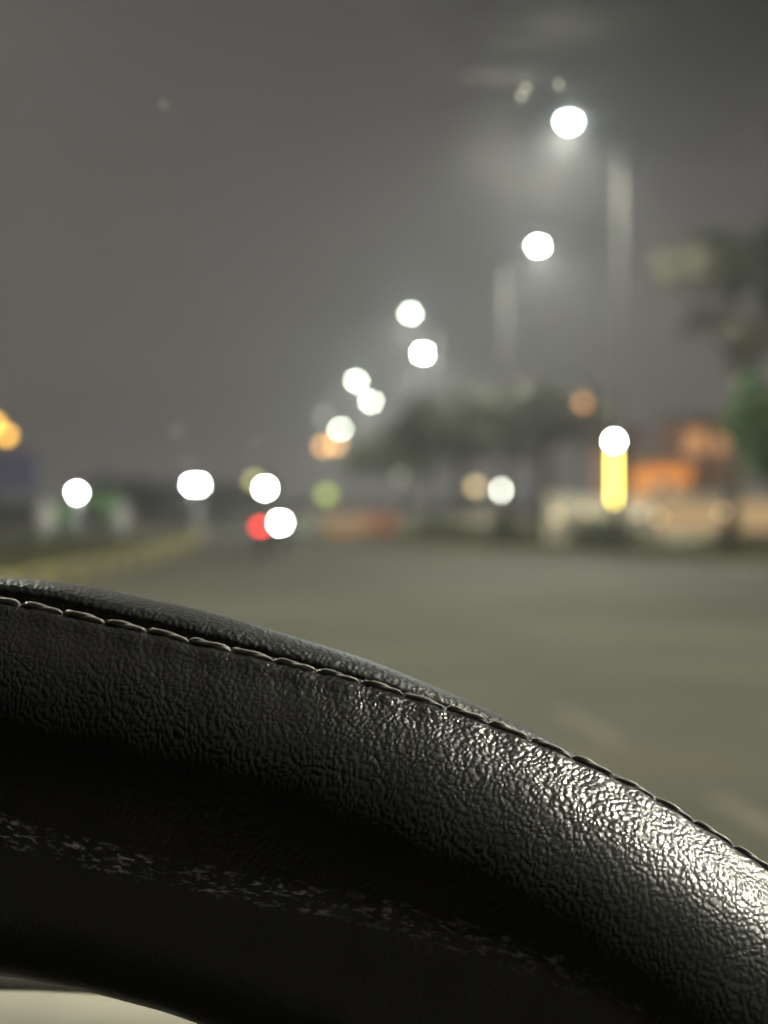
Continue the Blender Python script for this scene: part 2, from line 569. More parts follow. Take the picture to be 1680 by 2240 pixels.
# ------------------------------------------------------------------ walls and buildings on the right
def wall_between(name, p, q, h, th, m, label, panel_n):
    a, b = Vector(p), Vector(q)
    L = (b - a).length
    rz = math.atan2(b.y - a.y, b.x - a.x)
    mid = (a + b) / 2
    root = thing(name, (mid.x, mid.y, 0), label, 'wall', rz=rz)
    seg = L / panel_n
    me1 = MB().box((0, 0, h / 2 - 0.02), (seg - 0.32, th, h))
    me2 = MB().box((0, 0, h / 2 + 0.03), (0.32, th + 0.1, h + 0.1))
    d1 = bpy.data.meshes.new('wall_panel'); d1.from_pydata(me1.v, [], me1.f); d1.materials.append(m)
    d2 = bpy.data.meshes.new('wall_pier'); d2.from_pydata(me2.v, [], me2.f); d2.materials.append(m)
    for i in range(panel_n):
        piece('wall_panel', d1, root, (-L / 2 + seg * (i + 0.5), 0, 0))
    for i in range(panel_n + 1):
        piece('wall_pier', d2, root, (-L / 2 + seg * i, 0, 0))
    MB().box((0, 0, h + 0.1), (L + 0.4, th + 0.16, 0.08)).build('coping', M_CONC, root)
    return root


a = at(1210, 0, 47)
b = at(1790, 0, 44.5)
wall_between('boundary_wall', (a[0], a[1], 0), (b[0], b[1], 0), 1.32, 0.2, M_CREAM, 'low cream wall behind the verge on the right', 4)
for px, w, lab in ((1505, 1.75, 'glowing panel put in for a warm lit patch of wall left of the thin trunk'), (1655, 1.35, 'glowing panel put in for a warm lit patch of wall at the right edge')):
    x, y, z = at(px, 1128, 44.6)
    t = thing('glow_panel', (x, y, 0), lab, 'glowing panel', 'glowing panels for warm lit patches of the cream wall')
    MB().box((0, 0, z), (w + 0.1, 0.12, 0.92)).build('case', M_DARKMETAL, t)
    MB().box((0, -0.066, z), (w, 0.012, 0.82)).build('face', glow((1.0, 0.66, 0.33), 0.52), t)  # glow stands in for warm light falling on the wall
    for s in (-0.4, 0.4):
        MB().tube([(s * w, 0.0, -0.02), (s * w, 0.0, z - 0.4)], 0.04, 8).build('leg', M_DARKMETAL, t, True)


for px, py, lab in ((1218, 1128, 'small warm lantern at the left end of the cream wall'), (1283, 1118, 'small warm lantern on the cream wall left of the tube sign'),
                    (1398, 1122, 'small warm lantern on the cream wall right of the tube sign'), (1440, 1132, 'small warm lantern beside the left glowing panel'),
                    (1580, 1120, 'small warm lantern between the two glowing panels')):
    x, y, z = at(px, py, 44.2)
    t = thing('wall_lantern', (x, y, 0), lab, 'lantern', 'small lanterns along the cream wall')
    MB().tube([(0, 0.05, -0.02), (0, 0.05, z + 0.02)], 0.025, 8).build('post', M_DARKMETAL, t, True)
    MB().ball((0, 0, z), 0.07, 12, 8).build('globe', glow((1.0, 0.66, 0.38), lamp_strength(0.11, 0.14, 44.2)), t, True)
    MB().tube([(0, 0, z + 0.06), (0, 0, z + 0.10)], [0.09, 0.02], 10).build('cap', M_DARKMETAL, t, True)


def house(px0, px1, ytop, d, depth, m, label, windows, doors=(), roof='flat', lit=None):
    x0, x1 = at(px0, 0, d)[0], at(px1, 0, d)[0]
    H = at(0, ytop, d)[2]
    w = x1 - x0
    root = thing('house', ((x0 + x1) / 2, d, 0), label, 'house')
    MB().box((0, depth / 2, H / 2 - 0.03), (w, depth, H)).build('wall', m, root)
    if roof == 'flat':
        MB().box((0, depth / 2, H + 0.05), (w + 0.4, depth + 0.4, 0.16)).build('roof', M_ROOF, root)
    else:
        MB().raw([(-w / 2 - .3, -.3, H), (w / 2 + .3, -.3, H), (w / 2 + .3, depth + .3, H), (-w / 2 - .3, depth + .3, H), (-w / 2 - .3, depth / 2, H + 1.0), (w / 2 + .3, depth / 2, H + 1.0)],
                 [(3, 2, 1, 0), (0, 1, 5, 4), (2, 3, 4, 5), (0, 4, 3), (1, 2, 5)]).build('roof', M_ROOF, root)
    for (u, zc, ww, hh, on) in windows:
        f = MB()
        for s in (-1, 1):
            f.box((u * w + s * (ww / 2 + .04), -0.04, zc), (.08, .1, hh + .16))
            f.box((u * w, -0.04, zc + s * (hh / 2 + .04)), (ww, .1, .08))
        fo = f.build('window', M_CREAM, root)
        MB().box((u * w, -0.012, zc), (ww, .02, hh)).build('pane', glow((1.0, 0.42, 0.16), 0.75) if on else M_BLACK, fo)
    for (u, ww, hh) in doors:
        do = MB().box((u * w, -0.03, hh / 2), (ww, .06, hh)).build('door', M_ROOF, root)
        MB().ball((u * w + ww * .38, -0.09, hh * .48), .05, 8, 5).build('handle', M_STEEL, do, True)
    return root


house(1395, 1512, 1004, 62, 3.0, M_ORANGE, 'small bright orange hut behind the cream wall', [(-0.05, 1.7, 0.5, 0.5, False)], [(0.34, 0.4, 1.9)])
house(1480, 1625, 915, 78, 6, M_TERRA, 'taller orange house with a lit upper floor behind the hut', [(-0.22, 4.0, 0.9, 1.1, True), (0.22, 4.0, 0.9, 1.1, True), (-0.2, 1.6, 0.7, 1.0, False), (0.25, 1.6, 0.7, 1.0, False)], [(0.02, 0.7, 2.0)])
house(1330, 1400, 940, 84, 5, M_TERRA, 'dim reddish house left of the orange hut', [(0.0, 1.7, 0.6, 0.9, False), (0.0, 3.6, 0.6, 0.9, False)], [(-0.3, 0.5, 2.0)])
# unseen amber lamp, added to light both orange fronts
street_lamp((15.8, 55.0), -1.3, 6.0, 0.25, 1.5, 'amber street lamp added just outside the picture to light the orange houses', power=2600, color=(1.0, 0.62, 0.30), group='added unseen amber lamps')

# traffic barriers
def barrier(px, d, label, m):
    x, y, _ = at(px, 0, d)
    t = thing('traffic_barrier', (x, y, 0), label, 'barrier', 'plastic traffic barriers across the far road')
    prof = [(-0.25, 0.02), (-0.25, 0.16), (-0.12, 0.34), (-0.08, 0.85), (0.08, 0.85), (0.12, 0.34), (0.25, 0.16), (0.25, 0.02)]
    L = 1.35
    v = [(-L / 2, p, z) for p, z in prof] + [(L / 2, p, z) for p, z in prof]
    k = len(prof)
    MB().raw(v, [(i, (i + 1) % k, (i + 1) % k + k, i + k) for i in range(k)] + [tuple(range(k - 1, -1, -1)), tuple(range(k, 2 * k))]).build('body', m, t, bevel=0.02)
    MB().box((0, -0.105, 0.62), (L * 0.85, 0.02, 0.12)).build('stripe', mat('barrier_white', (0.7, 0.7, 0.68), 0.5), t)


M_BAR = mat('orange_plastic', (0.62, 0.22, 0.12), 0.5, 0.1, 2.0)
barrier(828, 58, 'salmon orange plastic barrier in mid picture', M_BAR)
barrier(755, 54, 'tan orange plastic barrier left of the salmon one', mat('faded_orange_plastic', (0.5, 0.27, 0.12), 0.6, 0.1, 2.0))
barrier(1045, 49, 'pale dusty barrier under the tan globe lamp', mat('dusty_plastic', (0.38, 0.33, 0.2), 0.7, 0.1, 2.0))


# ------------------------------------------------------------------ two wheelers
def motorbike(px, py, d, toward, label):
    x, y, z = at(px, py, d)
    t = thing('motorcycle', (x, y, 0), label, 'motorcycle', rz=0.0)
    s = -1 if toward else 1                         # s: direction of travel along y
    fr = 1.3 * s
    off = -fr if toward else 0.0
    off = 0.12 if toward else 0.0
    # the lit end stands at y = 0, the body stretches away from the camera
    L = 1.25
    y_near, y_far = 0.15, 0.15 + L
    for yy in (y_near + 0.05, y_far):
        w = MB().wheel((0, yy, 0.29), 0.29, 0.1).build('wheel', M_RUBBER, t, True)
        MB().wheel((0, yy, 0.29), 0.17, 0.11).build('rim', M_STEEL, w, True)
    y_f, y_b = (y_near, y_far) if toward else (y_far, y_near)
    MB().tube([(0, y_f, 0.30), (0, y_f + 0.22 * (1 if toward else -1), 0.92)], 0.035, 8).build('fork', M_STEEL, t, True)
    MB().tube([(-0.34, y_f + 0.2 * (1 if toward else -1), 1.0), (0, y_f + 0.2 * (1 if toward else -1), 0.96), (0.34, y_f + 0.2 * (1 if toward else -1), 1.0)], 0.018, 8).build('handlebar', M_DARKMETAL, t, True)
    mid = (y_near + y_far) / 2
    MB().ball((0, mid + (-0.15 if toward else 0.15), 0.78), (0.15, 0.28, 0.13), 12, 8).build('fuel_tank', mat('dark_red_paint', (0.08, 0.012, 0.012), 0.3), t, True)
    MB().box((0, mid + (0.3 if toward else -0.3), 0.76), (0.24, 0.62, 0.1), 0, 0.85).build('seat', M_BLACK, t, bevel=0.02)
    MB().box((0, mid, 0.45), (0.26, 0.42, 0.34), 0, 0.8).build('engine', M_DARKMETAL, t, bevel=0.02)
    MB().tube([(0, y_near + 0.1, 0.5), (0, mid, 0.62), (0, y_far, 0.35)], 0.04, 8).build('frame', M_DARKMETAL, t, True)
    if toward:
        h = MB().ball((0, 0.12, z), (0.10, 0.10, 0.10), 12, 8).build('headlight', M_DARKMETAL, t, True)
        MB().ball((0, 0.03, z), (0.085, 0.03, 0.085), 12, 6).build('lens', glow(WHITE, lamp_strength(9, 0.17, d)), h, True)
    else:
        h = MB().box((0, 0.08, z), (0.20, 0.10, 0.12)).build('tail_light', M_DARKMETAL, t, bevel=0.01)
        MB().box((0, 0.02, z), (0.17, 0.025, 0.09)).build('lens', glow((1.0, 0.035, 0.03), lamp_strength(0.85, 0.14, d)), h)
    return t


motorbike(570, 1152, 36, False, 'motorcycle showing its red tail light on the left of the road')
motorbike(613, 1144, 38, True, 'oncoming motorcycle with a white headlight beside the red tail light')

# ------------------------------------------------------------------ the car round the camera
car = thing('car', (0, 0, 0), 'car the picture is taken from, cream dashboard behind the steering wheel', 'car')
M_TRIM = mat('grey_trim', (0.20, 0.195, 0.17), 0.55, 0.1, 60.0, bump=0.05)
M_DASH = mat('cream_dash', (0.42, 0.395, 0.325), 0.55, 0.10, 25.0)
M_CABIN = mat('beige_lining', (0.15, 0.145, 0.135), 0.9, 0.1, 20.0)
M_PAINT = mat('dark_car_paint', (0.03, 0.03, 0.035), 0.3)


def loft(name, prof, x0, x1, m, parent, nx=12, bow=0.0, thick=0.0, smooth=True):
    """A (y, z) outline drawn across x; z is counted from the eye."""
    b = MB()
    k = len(prof)
    v = []
    for i in range(nx + 1):
        t = i / nx * 2 - 1
        X = x0 + (x1 - x0) * i / nx
        v += [(X, p[0] - bow * t * t, EYE + p[1]) for p in prof]
    b.raw(v, [(i * k + j, i * k + j + 1, (i + 1) * k + j + 1, (i + 1) * k + j) for i in range(nx) for j in range(k - 1)])
    o = b.build(name, m, parent, smooth)
    if thick:
        s = o.modifiers.new('solid', 'SOLIDIFY')
        s.thickness = thick
        s.offset = 0
    return o


M_DASHTOP = mat('black_dash_top', (0.03, 0.03, 0.03), 0.8)
dash = loft('dashboard', [(0.30, -0.42), (0.30, -0.20), (0.33, -0.165), (0.45, -0.16), (0.66, -0.195), (0.79, -0.226)], -1.0, 0.42, M_DASHTOP, car, 16, 0.0, 0.006)
# instrument hood right behind the wheel: cream pad, grey lip
def hood_piece(name, prof, m, x0=-0.26, x1=0.10):
    b = MB()
    k = len(prof)
    v = []
    nx = 24
    for i in range(nx + 1):
        X = x0 + (x1 - x0) * i / nx
        u = (X + 0.055) / 0.17
        drop = 0.006 * max(0.0, u + 0.0) ** 1.2 if u > 0 else 0.004 * u * u
        drop = 0.0095 * max(0, u) ** 1.0 + 0.012 * max(0, -u) ** 2
        v += [(X, p[0], EYE + p[1] - drop) for p in prof]
    b.raw(v, [(i * k + j, i * k + j + 1, (i + 1) * k + j + 1, (i + 1) * k + j) for i in range(nx) for j in range(k - 1)])
    o = b.build(name, m, dash, True)
    s = o.modifiers.new('solid', 'SOLIDIFY')
    s.thickness = 0.003
    s.offset = -1
    return o


hood_piece('instrument_hood', [(0.222, -0.150), (0.222, -0.095), (0.2225, -0.086), (0.226, -0.079), (0.232, -0.0745), (0.240, -0.0722)], M_DASH)
lip = [(0.2395 + 0.004 - 0.004 * math.cos(a), -0.0735 + 0.0052 * math.sin(a)) for a in [i * math.pi / 10 for i in range(11)]]
hood_piece('hood_lip', lip + [(0.26, -0.085), (0.33, -0.16)], M_TRIM)

# windscreen: clear laminated pane, dirt on its face as pieces of their own
def glass_mat():
    m = bpy.data.materials.new('windscreen_glass')
    m.use_nodes = True
    nn, lk = m.node_tree.nodes, m.node_tree.links
    nn.remove(nn['Principled BSDF'])
    t = nn.new('ShaderNodeBsdfTransparent')
    t.inputs[0].default_value = (0.955, 0.965, 0.945, 1)
    lk.new(t.outputs[0], nn['Material Output'].inputs[0])
    return m


WB, WT = (0.80, -0.22), (0.10, 0.34)
ws = loft('windscreen', [WB, (0.565, -0.032), (0.33, 0.156), WT], -1.0, 0.42, glass_mat(), car, 14, 0.0, 0.005)


def on_glass(px, py):
    """Where the ray through that pixel meets the inner face of the windscreen."""
    dx, dz = (px - 840) / F, -(py - HOR) / F
    k = (WT[1] - WB[1]) / (WT[0] - WB[0])
    y = (WB[1] - k * WB[0]) / (dz - k)
    y -= 0.0035
    return Vector((dx * y, y, EYE + dz * y))


TDIR = Vector((0, WT[0] - WB[0], WT[1] - WB[1])).normalized()


def dirt_mat(name, cover, scale, seed, color=(0.8, 0.8, 0.72), soft=0.5, forward=True, lo=0.35, hi=0.75, stretch=(1, 1, 1)):
    """Dust film: scattered light shows where the noise and the soft round edge let it."""
    m = bpy.data.materials.new(name)
    m.use_nodes = True
    nn, lk = m.node_tree.nodes, m.node_tree.links
    nn.remove(nn['Principled BSDF'])
    tr = nn.new('ShaderNodeBsdfTransparent')
    sc = nn.new('ShaderNodeBsdfTranslucent')
    sc.inputs[0].default_value = (*color, 1)
    mx = nn.new('ShaderNodeMixShader')
    uv = nn.new('ShaderNodeTexCoord')
    mp = nn.new('ShaderNodeMapping')
    mp.inputs['Location'].default_value = (seed, seed * 1.7, 0)
    mp.inputs['Scale'].default_value = stretch
    lk.new(uv.outputs['Object'], mp.inputs[0])
    no = nn.new('ShaderNodeTexNoise')
    no.inputs['Scale'].default_value = scale
    no.inputs['Detail'].default_value = 4
    no.inputs['Roughness'].default_value = 0.6
    lk.new(mp.outputs[0], no.inputs['Vector'])
    r1 = nn.new('ShaderNodeMapRange')
    r1.inputs['From Min'].default_value = lo
    r1.inputs['From Max'].default_value = hi
    lk.new(no.outputs['Fac'], r1.inputs['Value'])
    at_ = nn.new('ShaderNodeAttribute')
    at_.attribute_name = 'edge'
    mu = nn.new('ShaderNodeMath'); mu.operation = 'MULTIPLY'
    lk.new(r1.outputs[0], mu.inputs[0]); lk.new(at_.outputs['Fac'], mu.inputs[1])
    mu2 = nn.new('ShaderNodeMath'); mu2.operation = 'MULTIPLY'
    lk.new(mu.outputs[0], mu2.inputs[0]); mu2.inputs[1].default_value = cover
    lk.new(mu2.outputs[0], mx.inputs[0])
    lk.new(tr.outputs[0], mx.inputs[1])
    lk.new(sc.outputs[0], mx.inputs[2])
    lk.new(mx.outputs[0], nn['Material Output'].inputs[0])
    return m


def smudge(name, px, py, w, h, m, rot=0.0, label=None, power=1.6):
    """A patch of dirt or tint lying on the glass, w x h in photo pixels, thinning out to its rim."""
    c = on_glass(px, py)
    dist = c.y
    rx = w * dist / F / 2
    # the glass leans back: height in the picture takes a longer run of glass
    lean = abs(TDIR.z)
    rv = h * dist / F / 2 / lean
    b = MB()
    rings, nn_ = 9, 30
    v = [c - c]
    edge = [1.0]
    ex, ey = Vector((1, 0, 0)), TDIR
    ph = [random.uniform(0, 6.28) for _ in range(3)]
    for i in range(1, rings + 1):
        q = i / rings
        for k in range(nn_):
            a = 2 * math.pi * k / nn_
            wob = 1 + 0.14 * math.sin(2 * a + ph[0]) + 0.10 * math.sin(3 * a + ph[1]) + 0.06 * math.sin(5 * a + ph[2])
            xx, yy = q * wob * math.cos(a) * rx, q * wob * math.sin(a) * rv
            xr, yr = xx * math.cos(rot) - yy * math.sin(rot), xx * math.sin(rot) + yy * math.cos(rot)
            v.append(ex * xr + ey * yr)
            edge.append((1 - q) ** power)
    f = [(0, 1 + k, 1 + (k + 1) % nn_) for k in range(nn_)]
    for i in range(rings - 1):
        for k in range(nn_):
            o = 1 + i * nn_
            f.append((o + k, o + nn_ + k, o + nn_ + (k + 1) % nn_, o + (k + 1) % nn_))
    b.raw(v, f)
    o = b.build(name, m, ws)
    o.location = c
    at2 = o.data.attributes.new('edge', 'FLOAT', 'POINT')
    at2.data.foreach_set('value', edge)
    if label:
        o['label'] = label
    return o


D_FILM = dirt_mat('dust_film', 0.11, 60, 3.0, lo=0.2, hi=0.8)
D_FILM2 = dirt_mat('dust_smear', 0.20, 90, 9.0, lo=0.35, hi=0.75, stretch=(0.35, 1, 1))
D_SPECK = dirt_mat('dried_drop', 1.0, 500, 5.0, lo=0.25, hi=0.5, color=(0.9, 0.9, 0.8))
smudge('smudge', 1075, 350, 300, 240, D_FILM)
smudge('smudge', 1190, 415, 260, 130, D_FILM)
smudge('smudge', 1130, 172, 330, 60, D_FILM2, -0.16)
smudge('smudge', 1220, 60, 420, 150, D_FILM)
def tint_mat():
    m = bpy.data.materials.new('tint_film')
    m.use_nodes = True
    nn, lk = m.node_tree.nodes, m.node_tree.links
    nn.remove(nn['Principled BSDF'])
    t = nn.new('ShaderNodeBsdfTransparent')
    at_ = nn.new('ShaderNodeAttribute')
    at_.attribute_name = 'edge'
    mx = nn.new('ShaderNodeMix')
    mx.data_type = 'RGBA'
    lk.new(at_.outputs['Fac'], mx.inputs['Factor'])
    mx.inputs['A'].default_value = (1, 1, 1, 1)
    mx.inputs['B'].default_value = (0.52, 0.55, 0.53, 1)
    lk.new(mx.outputs['Result'], t.inputs[0])
    lk.new(t.outputs[0], nn['Material Output'].inputs[0])
    return m


smudge('tint_patch', 1750, -30, 1900, 620, tint_mat(), -0.10, 'tinted patch darkening the upper right of the windscreen', 0.8)  # tint added to darken the upper right of the glass
for px, py, w, h in ((1140, 212, 24, 20), (1150, 194, 20, 22), (1222, 187, 16, 24), (363, 232, 26, 44), (640, 437, 22, 16), (505, 278, 16, 14), (720, 495, 14, 14),
                     (388, 946, 56, 26), (560, 965, 44, 22), (412, 1010, 50, 20), (1315, 245, 14, 16), (75, 975, 26, 18), (1630, 298, 30, 12)):
    smudge('dried_drop', px, py, w * 0.7, h * 0.7, D_SPECK if py < 230 and px > 1000 else dirt_mat('faint_drop', 0.13, 400, px * 0.1, lo=0.3, hi=0.6), 0.3, power=0.7)

# body shell that keeps the cabin dark
loft('roof', [(0.10, 0.345), (0.0, 0.385), (-0.6, 0.41), (-1.4, 0.39), (-1.75, 0.30)], -1.0, 0.42, M_CABIN, car, 8, 0.0, 0.03)
loft('bonnet', [(0.82, -0.245), (1.1, -0.31), (1.55, -0.41), (1.72, -0.50), (1.76, -0.75)], -1.0, 0.42, M_PAINT, car, 12, 0.05, 0.01)
for s, X in ((-1, -1.02), (1, 0.44)):
    side = 'left' if s < 0 else 'right'
    MB().tube([(X, 0.82, EYE - 0.23), (X, 0.45, EYE + 0.06), (X, 0.10, EYE + 0.355)], 0.035, 8).build('windscreen_pillar', M_CABIN, car, True)
    MB().box((X, -0.35, EYE - 0.60), (0.07, 2.6, 0.80)).build('door', M_CABIN, car, bevel=0.02)
    MB().box((X, -0.62, EYE + 0.08), (0.06, 0.14, 0.6)).build('door_pillar', M_CABIN, car)
    MB().box((X, -1.45, EYE + 0.08), (0.06, 0.5, 0.6)).build('rear_pillar', M_CABIN, car)
MB().box((-0.29, -0.33, EYE - 1.0), (1.40, 2.6, 0.05)).build('floor_pan', M_CABIN, car)
MB().box((-0.29, -1.68, EYE - 0.55), (1.40, 0.1, 0.95)).build('rear_wall', M_CABIN, car)
for X in (-0.66, -0.06):
    MB().box((X, -0.62, EYE - 0.42), (0.48, 0.16, 0.72), 0, 0.9).build('seat_back', M_CABIN, car, bevel=0.04)
    MB().box((X, -0.32, EYE - 0.80), (0.50, 0.52, 0.18), 0, 0.95).build('seat_cushion', M_CABIN, car, bevel=0.04)

# ------------------------------------------------------------------ steering wheel
P_C = np.array([-0.0667, 0.1558, -0.1967 + EYE])
TILT, YAW, R0, RA, RB = 0.3059, -0.013, 0.1715, 0.0238, 0.0198
N_ = np.array([math.sin(YAW) * math.cos(TILT), -math.cos(YAW) * math.cos(TILT), math.sin(TILT)])
E1 = np.array([math.cos(YAW), math.sin(YAW), 0.0])
E2 = np.cross(E1, N_)
E2 = E2 * np.sign(E2[2])
SEAM_T = np.array([0.80, 1.049, 1.085, 1.145, 1.209, 1.273, 1.339, 1.403, 1.469, 1.60, 1.8])
SEAM_P = np.array([0.36, 0.406, 0.452, 0.527, 0.612, 0.690, 0.722, 0.700, 0.630, 0.60, 0.60])


def seam_phi(th):
    return np.interp(th, SEAM_T, SEAM_P)


def surf(th, ph, lift=0.0):
    """Point of the rim's tube at wheel angle th and tube angle ph, lifted along its normal."""
    th, ph = np.asarray(th, float), np.asarray(ph, float)
    d = np.cos(th)[..., None] * E1 + np.sin(th)[..., None] * E2
    nr, nx = np.cos(ph) / RA, np.sin(ph) / RB
    q = np.sqrt(nr * nr + nx * nx)
    return (R0 + RA * np.cos(ph) + lift * nr / q)[..., None] * d + (RB * np.sin(ph) + lift * nx / q)[..., None] * N_


wheel = thing('steering_wheel', tuple(P_C), 'black grained leather steering wheel rim with stitched seam, close to the camera', 'steering wheel')
# wheel angles: fine where the camera looks
fine = np.arange(0.86, 1.62, 0.0008)
rest = np.linspace(1.62, 0.86 + 2 * math.pi, 160)[1:-1]
TH = np.concatenate([fine, rest])
NT = len(TH)
RAVG = 0.0218                                  # mm of tube arc per radian


def rim_mesh(name, s_vals, s_is_seam, lift_fn, m, ph_span):
    """s runs in metres along the tube from the seam (0) towards the driver."""
    S_, T_ = np.meshgrid(s_vals, TH)
    PH = seam_phi(T_) + S_ / RAVG
    V = surf(T_, PH, lift_fn(S_, T_))
    nt, ns = V.shape[:2]
    verts = V.reshape(-1, 3)
    i = np.arange(nt)[:, None]
    j = np.arange(ns - 1)[None, :]
    i2 = (i + 1) % nt
    faces = np.stack([i * ns + j, i * ns + j + 1, i2 * ns + j + 1, i2 * ns + j], -1).reshape(-1, 4)
    me = bpy.data.meshes.new(name)
    me.from_pydata(verts.tolist(), [], faces.tolist())
    me.polygons.foreach_set('use_smooth', [True] * len(me.polygons))
    uv = me.uv_layers.new(name='UVMap')
    U = (T_ * R0 * 100).reshape(-1)              # centimetres along the rim
    Vv = (S_ * 100).reshape(-1)                  # centimetres round the tube
    idx = np.empty(len(me.loops), dtype=np.int32)
    me.loops.foreach_get('vertex_index', idx)
    co = np.stack([U[idx], Vv[idx]], -1).astype(np.float32)
    # the last row of faces wraps from 2 pi back to 0
    wrap = np.repeat((faces[:, 0] // ns) == nt - 1, 4)
    low = wrap & (idx // ns == 0)
    co[low, 0] += 2 * math.pi * R0 * 100
    uv.data.foreach_set('uv', co.reshape(-1))
    me.materials.append(m)
    me.update()
    o = bpy.data.objects.new(name, me)
    C.objects.link(o)
    o.parent = wheel
    return o


def leather(name, base, rough, cell, strength, scuffs=False, relief=0.0):
    m = bpy.data.materials.new(name)
    m.use_nodes = True
    nn, lk = m.node_tree.nodes, m.node_tree.links
    b = nn['Principled BSDF']
    b.inputs['Specular IOR Level'].default_value = 0.5

    def N(t, **kw):
        x = nn.new(t)
        for k_, v_ in kw.items():
            setattr(x, k_, v_)
        return x

    def math_(op, a, c=None):
        x = N('ShaderNodeMath', operation=op)
        for i_, q in enumerate((a, c)):
            if q is None:
                continue
            if hasattr(q, 'links'):
                lk.new(q, x.inputs[i_])
            else:
                x.inputs[i_].default_value = q
        return x.outputs[0]

    uv = N('ShaderNodeUVMap')
    # bend the grain so that cells differ in size and run
    wob = N('ShaderNodeTexNoise')
    wob.inputs['Scale'].default_value = 3.0
    wob.inputs['Detail'].default_value = 3
    lk.new(uv.outputs[0], wob.inputs['Vector'])
    sc = N('ShaderNodeVectorMath', operation='MULTIPLY_ADD')
    lk.new(wob.outputs['Color'], sc.inputs[0])
    sc.inputs[1].default_value = (0.16, 0.16, 0)
    lk.new(uv.outputs[0], sc.inputs[2])
    stretch = N('ShaderNodeMapping')
    stretch.inputs['Scale'].default_value = (1.15, 0.85, 1)
    stretch.inputs['Rotation'].default_value = (0, 0, 0.5)
    lk.new(sc.outputs[0], stretch.inputs[0])
    v1 = N('ShaderNodeTexVoronoi', feature='SMOOTH_F1', voronoi_dimensions='2D')
    v1.inputs['Scale'].default_value = cell
    v1.inputs['Smoothness'].default_value = 0.45
    v1.inputs['Randomness'].default_value = 1.0
    lk.new(stretch.outputs[0], v1.inputs['Vector'])
    v2 = N('ShaderNodeTexVoronoi', feature='DISTANCE_TO_EDGE', voronoi_dimensions='2D')
    v2.inputs['Scale'].default_value = cell * 0.42
    lk.new(stretch.outputs[0], v2.inputs['Vector'])
    cr = N('ShaderNodeMapRange')
    cr.inputs['From Max'].default_value = 0.14
    lk.new(v2.outputs['Distance'], cr.inputs['Value'])
    n1 = N('ShaderNodeTexNoise')
    n1.inputs['Scale'].default_value = cell * 3.2
    n1.inputs['Detail'].default_value = 3
    lk.new(uv.outputs[0], n1.inputs['Vector'])
    dome = math_('SUBTRACT', 1.0, math_('MULTIPLY', v1.outputs['Distance'], 1.15))
    h = math_('ADD', dome, math_('MULTIPLY', cr.outputs[0], 0.16))
    h = math_('ADD', h, math_('MULTIPLY', n1.outputs['Fac'], 0.10))
    # patches where the hide is tighter or looser
    n2 = N('ShaderNodeTexNoise')
    n2.inputs['Scale'].default_value = 0.9
    n2.inputs['Detail'].default_value = 2
    lk.new(uv.outputs[0], n2.inputs['Vector'])
    amp = N('ShaderNodeMapRange')
    amp.inputs['From Min'].default_value = 0.3
    amp.inputs['From Max'].default_value = 0.7
    amp.inputs['To Min'].default_value = 0.72
    amp.inputs['To Max'].default_value = 1.15
    lk.new(n2.outputs['Fac'], amp.inputs['Value'])
    sep = N('ShaderNodeSeparateXYZ')
    lk.new(uv.outputs[0], sep.inputs[0])
    A = amp.outputs[0]
    if scuffs:
        # worn smooth where hands rest
        wear = N('ShaderNodeMapRange')
        wear.inputs['From Min'].default_value = 1.0
        wear.inputs['From Max'].default_value = 2.9
        wear.inputs['To Min'].default_value = 1.0
        wear.inputs['To Max'].default_value = 0.30
        lk.new(sep.outputs['Y'], wear.inputs['Value'])
        A = math_('MULTIPLY', A, wear.outputs[0])
    # creases that run from the seam across the rim
    cm = N('ShaderNodeMapping')
    cm.inputs['Scale'].default_value = (7.0, 1.5, 1)
    cm.inputs['Rotation'].default_value = (0, 0, -0.5)
    lk.new(sc.outputs[0], cm.inputs[0])
    cn = N('ShaderNodeTexNoise')
    cn.inputs['Scale'].default_value = 1.6
    cn.inputs['Detail'].default_value = 3
    lk.new(cm.outputs[0], cn.inputs['Vector'])
    cf = N('ShaderNodeMapRange')
    cf.inputs['From Min'].default_value = 0.0
    cf.inputs['From Max'].default_value = 1.1
    cf.inputs['To Min'].default_value = 1.1
    cf.inputs['To Max'].default_value = 0.3
    lk.new(sep.outputs['Y'], cf.inputs['Value'])
    h = math_('MULTIPLY', h, A)
    h = math_('ADD', h, math_('MULTIPLY', cn.outputs['Fac'], cf.outputs[0]))
    if relief:
        dp = N('ShaderNodeDisplacement')
        dp.inputs['Midlevel'].default_value = 1.0
        dp.inputs['Scale'].default_value = relief
        lk.new(h, dp.inputs['Height'])
        lk.new(dp.outputs[0], nn['Material Output'].inputs['Displacement'])
        m.displacement_method = 'BOTH'
    else:
        bp = N('ShaderNodeBump')
        bp.inputs['Strength'].default_value = strength
        bp.inputs['Distance'].default_value = 0.00030
        lk.new(h, bp.inputs['Height'])
        lk.new(bp.outputs[0], b.inputs['Normal'])
    # roughness: polished crowns, dull creases
    rr_ = N('ShaderNodeMapRange')
    rr_.inputs['From Min'].default_value = 0.4
    rr_.inputs['From Max'].default_value = 2.0
    rr_.inputs['To Min'].default_value = rough + 0.06
    rr_.inputs['To Max'].default_value = rough - 0.03
    lk.new(h, rr_.inputs['Value'])
    lk.new(rr_.outputs[0], b.inputs['Roughness'])
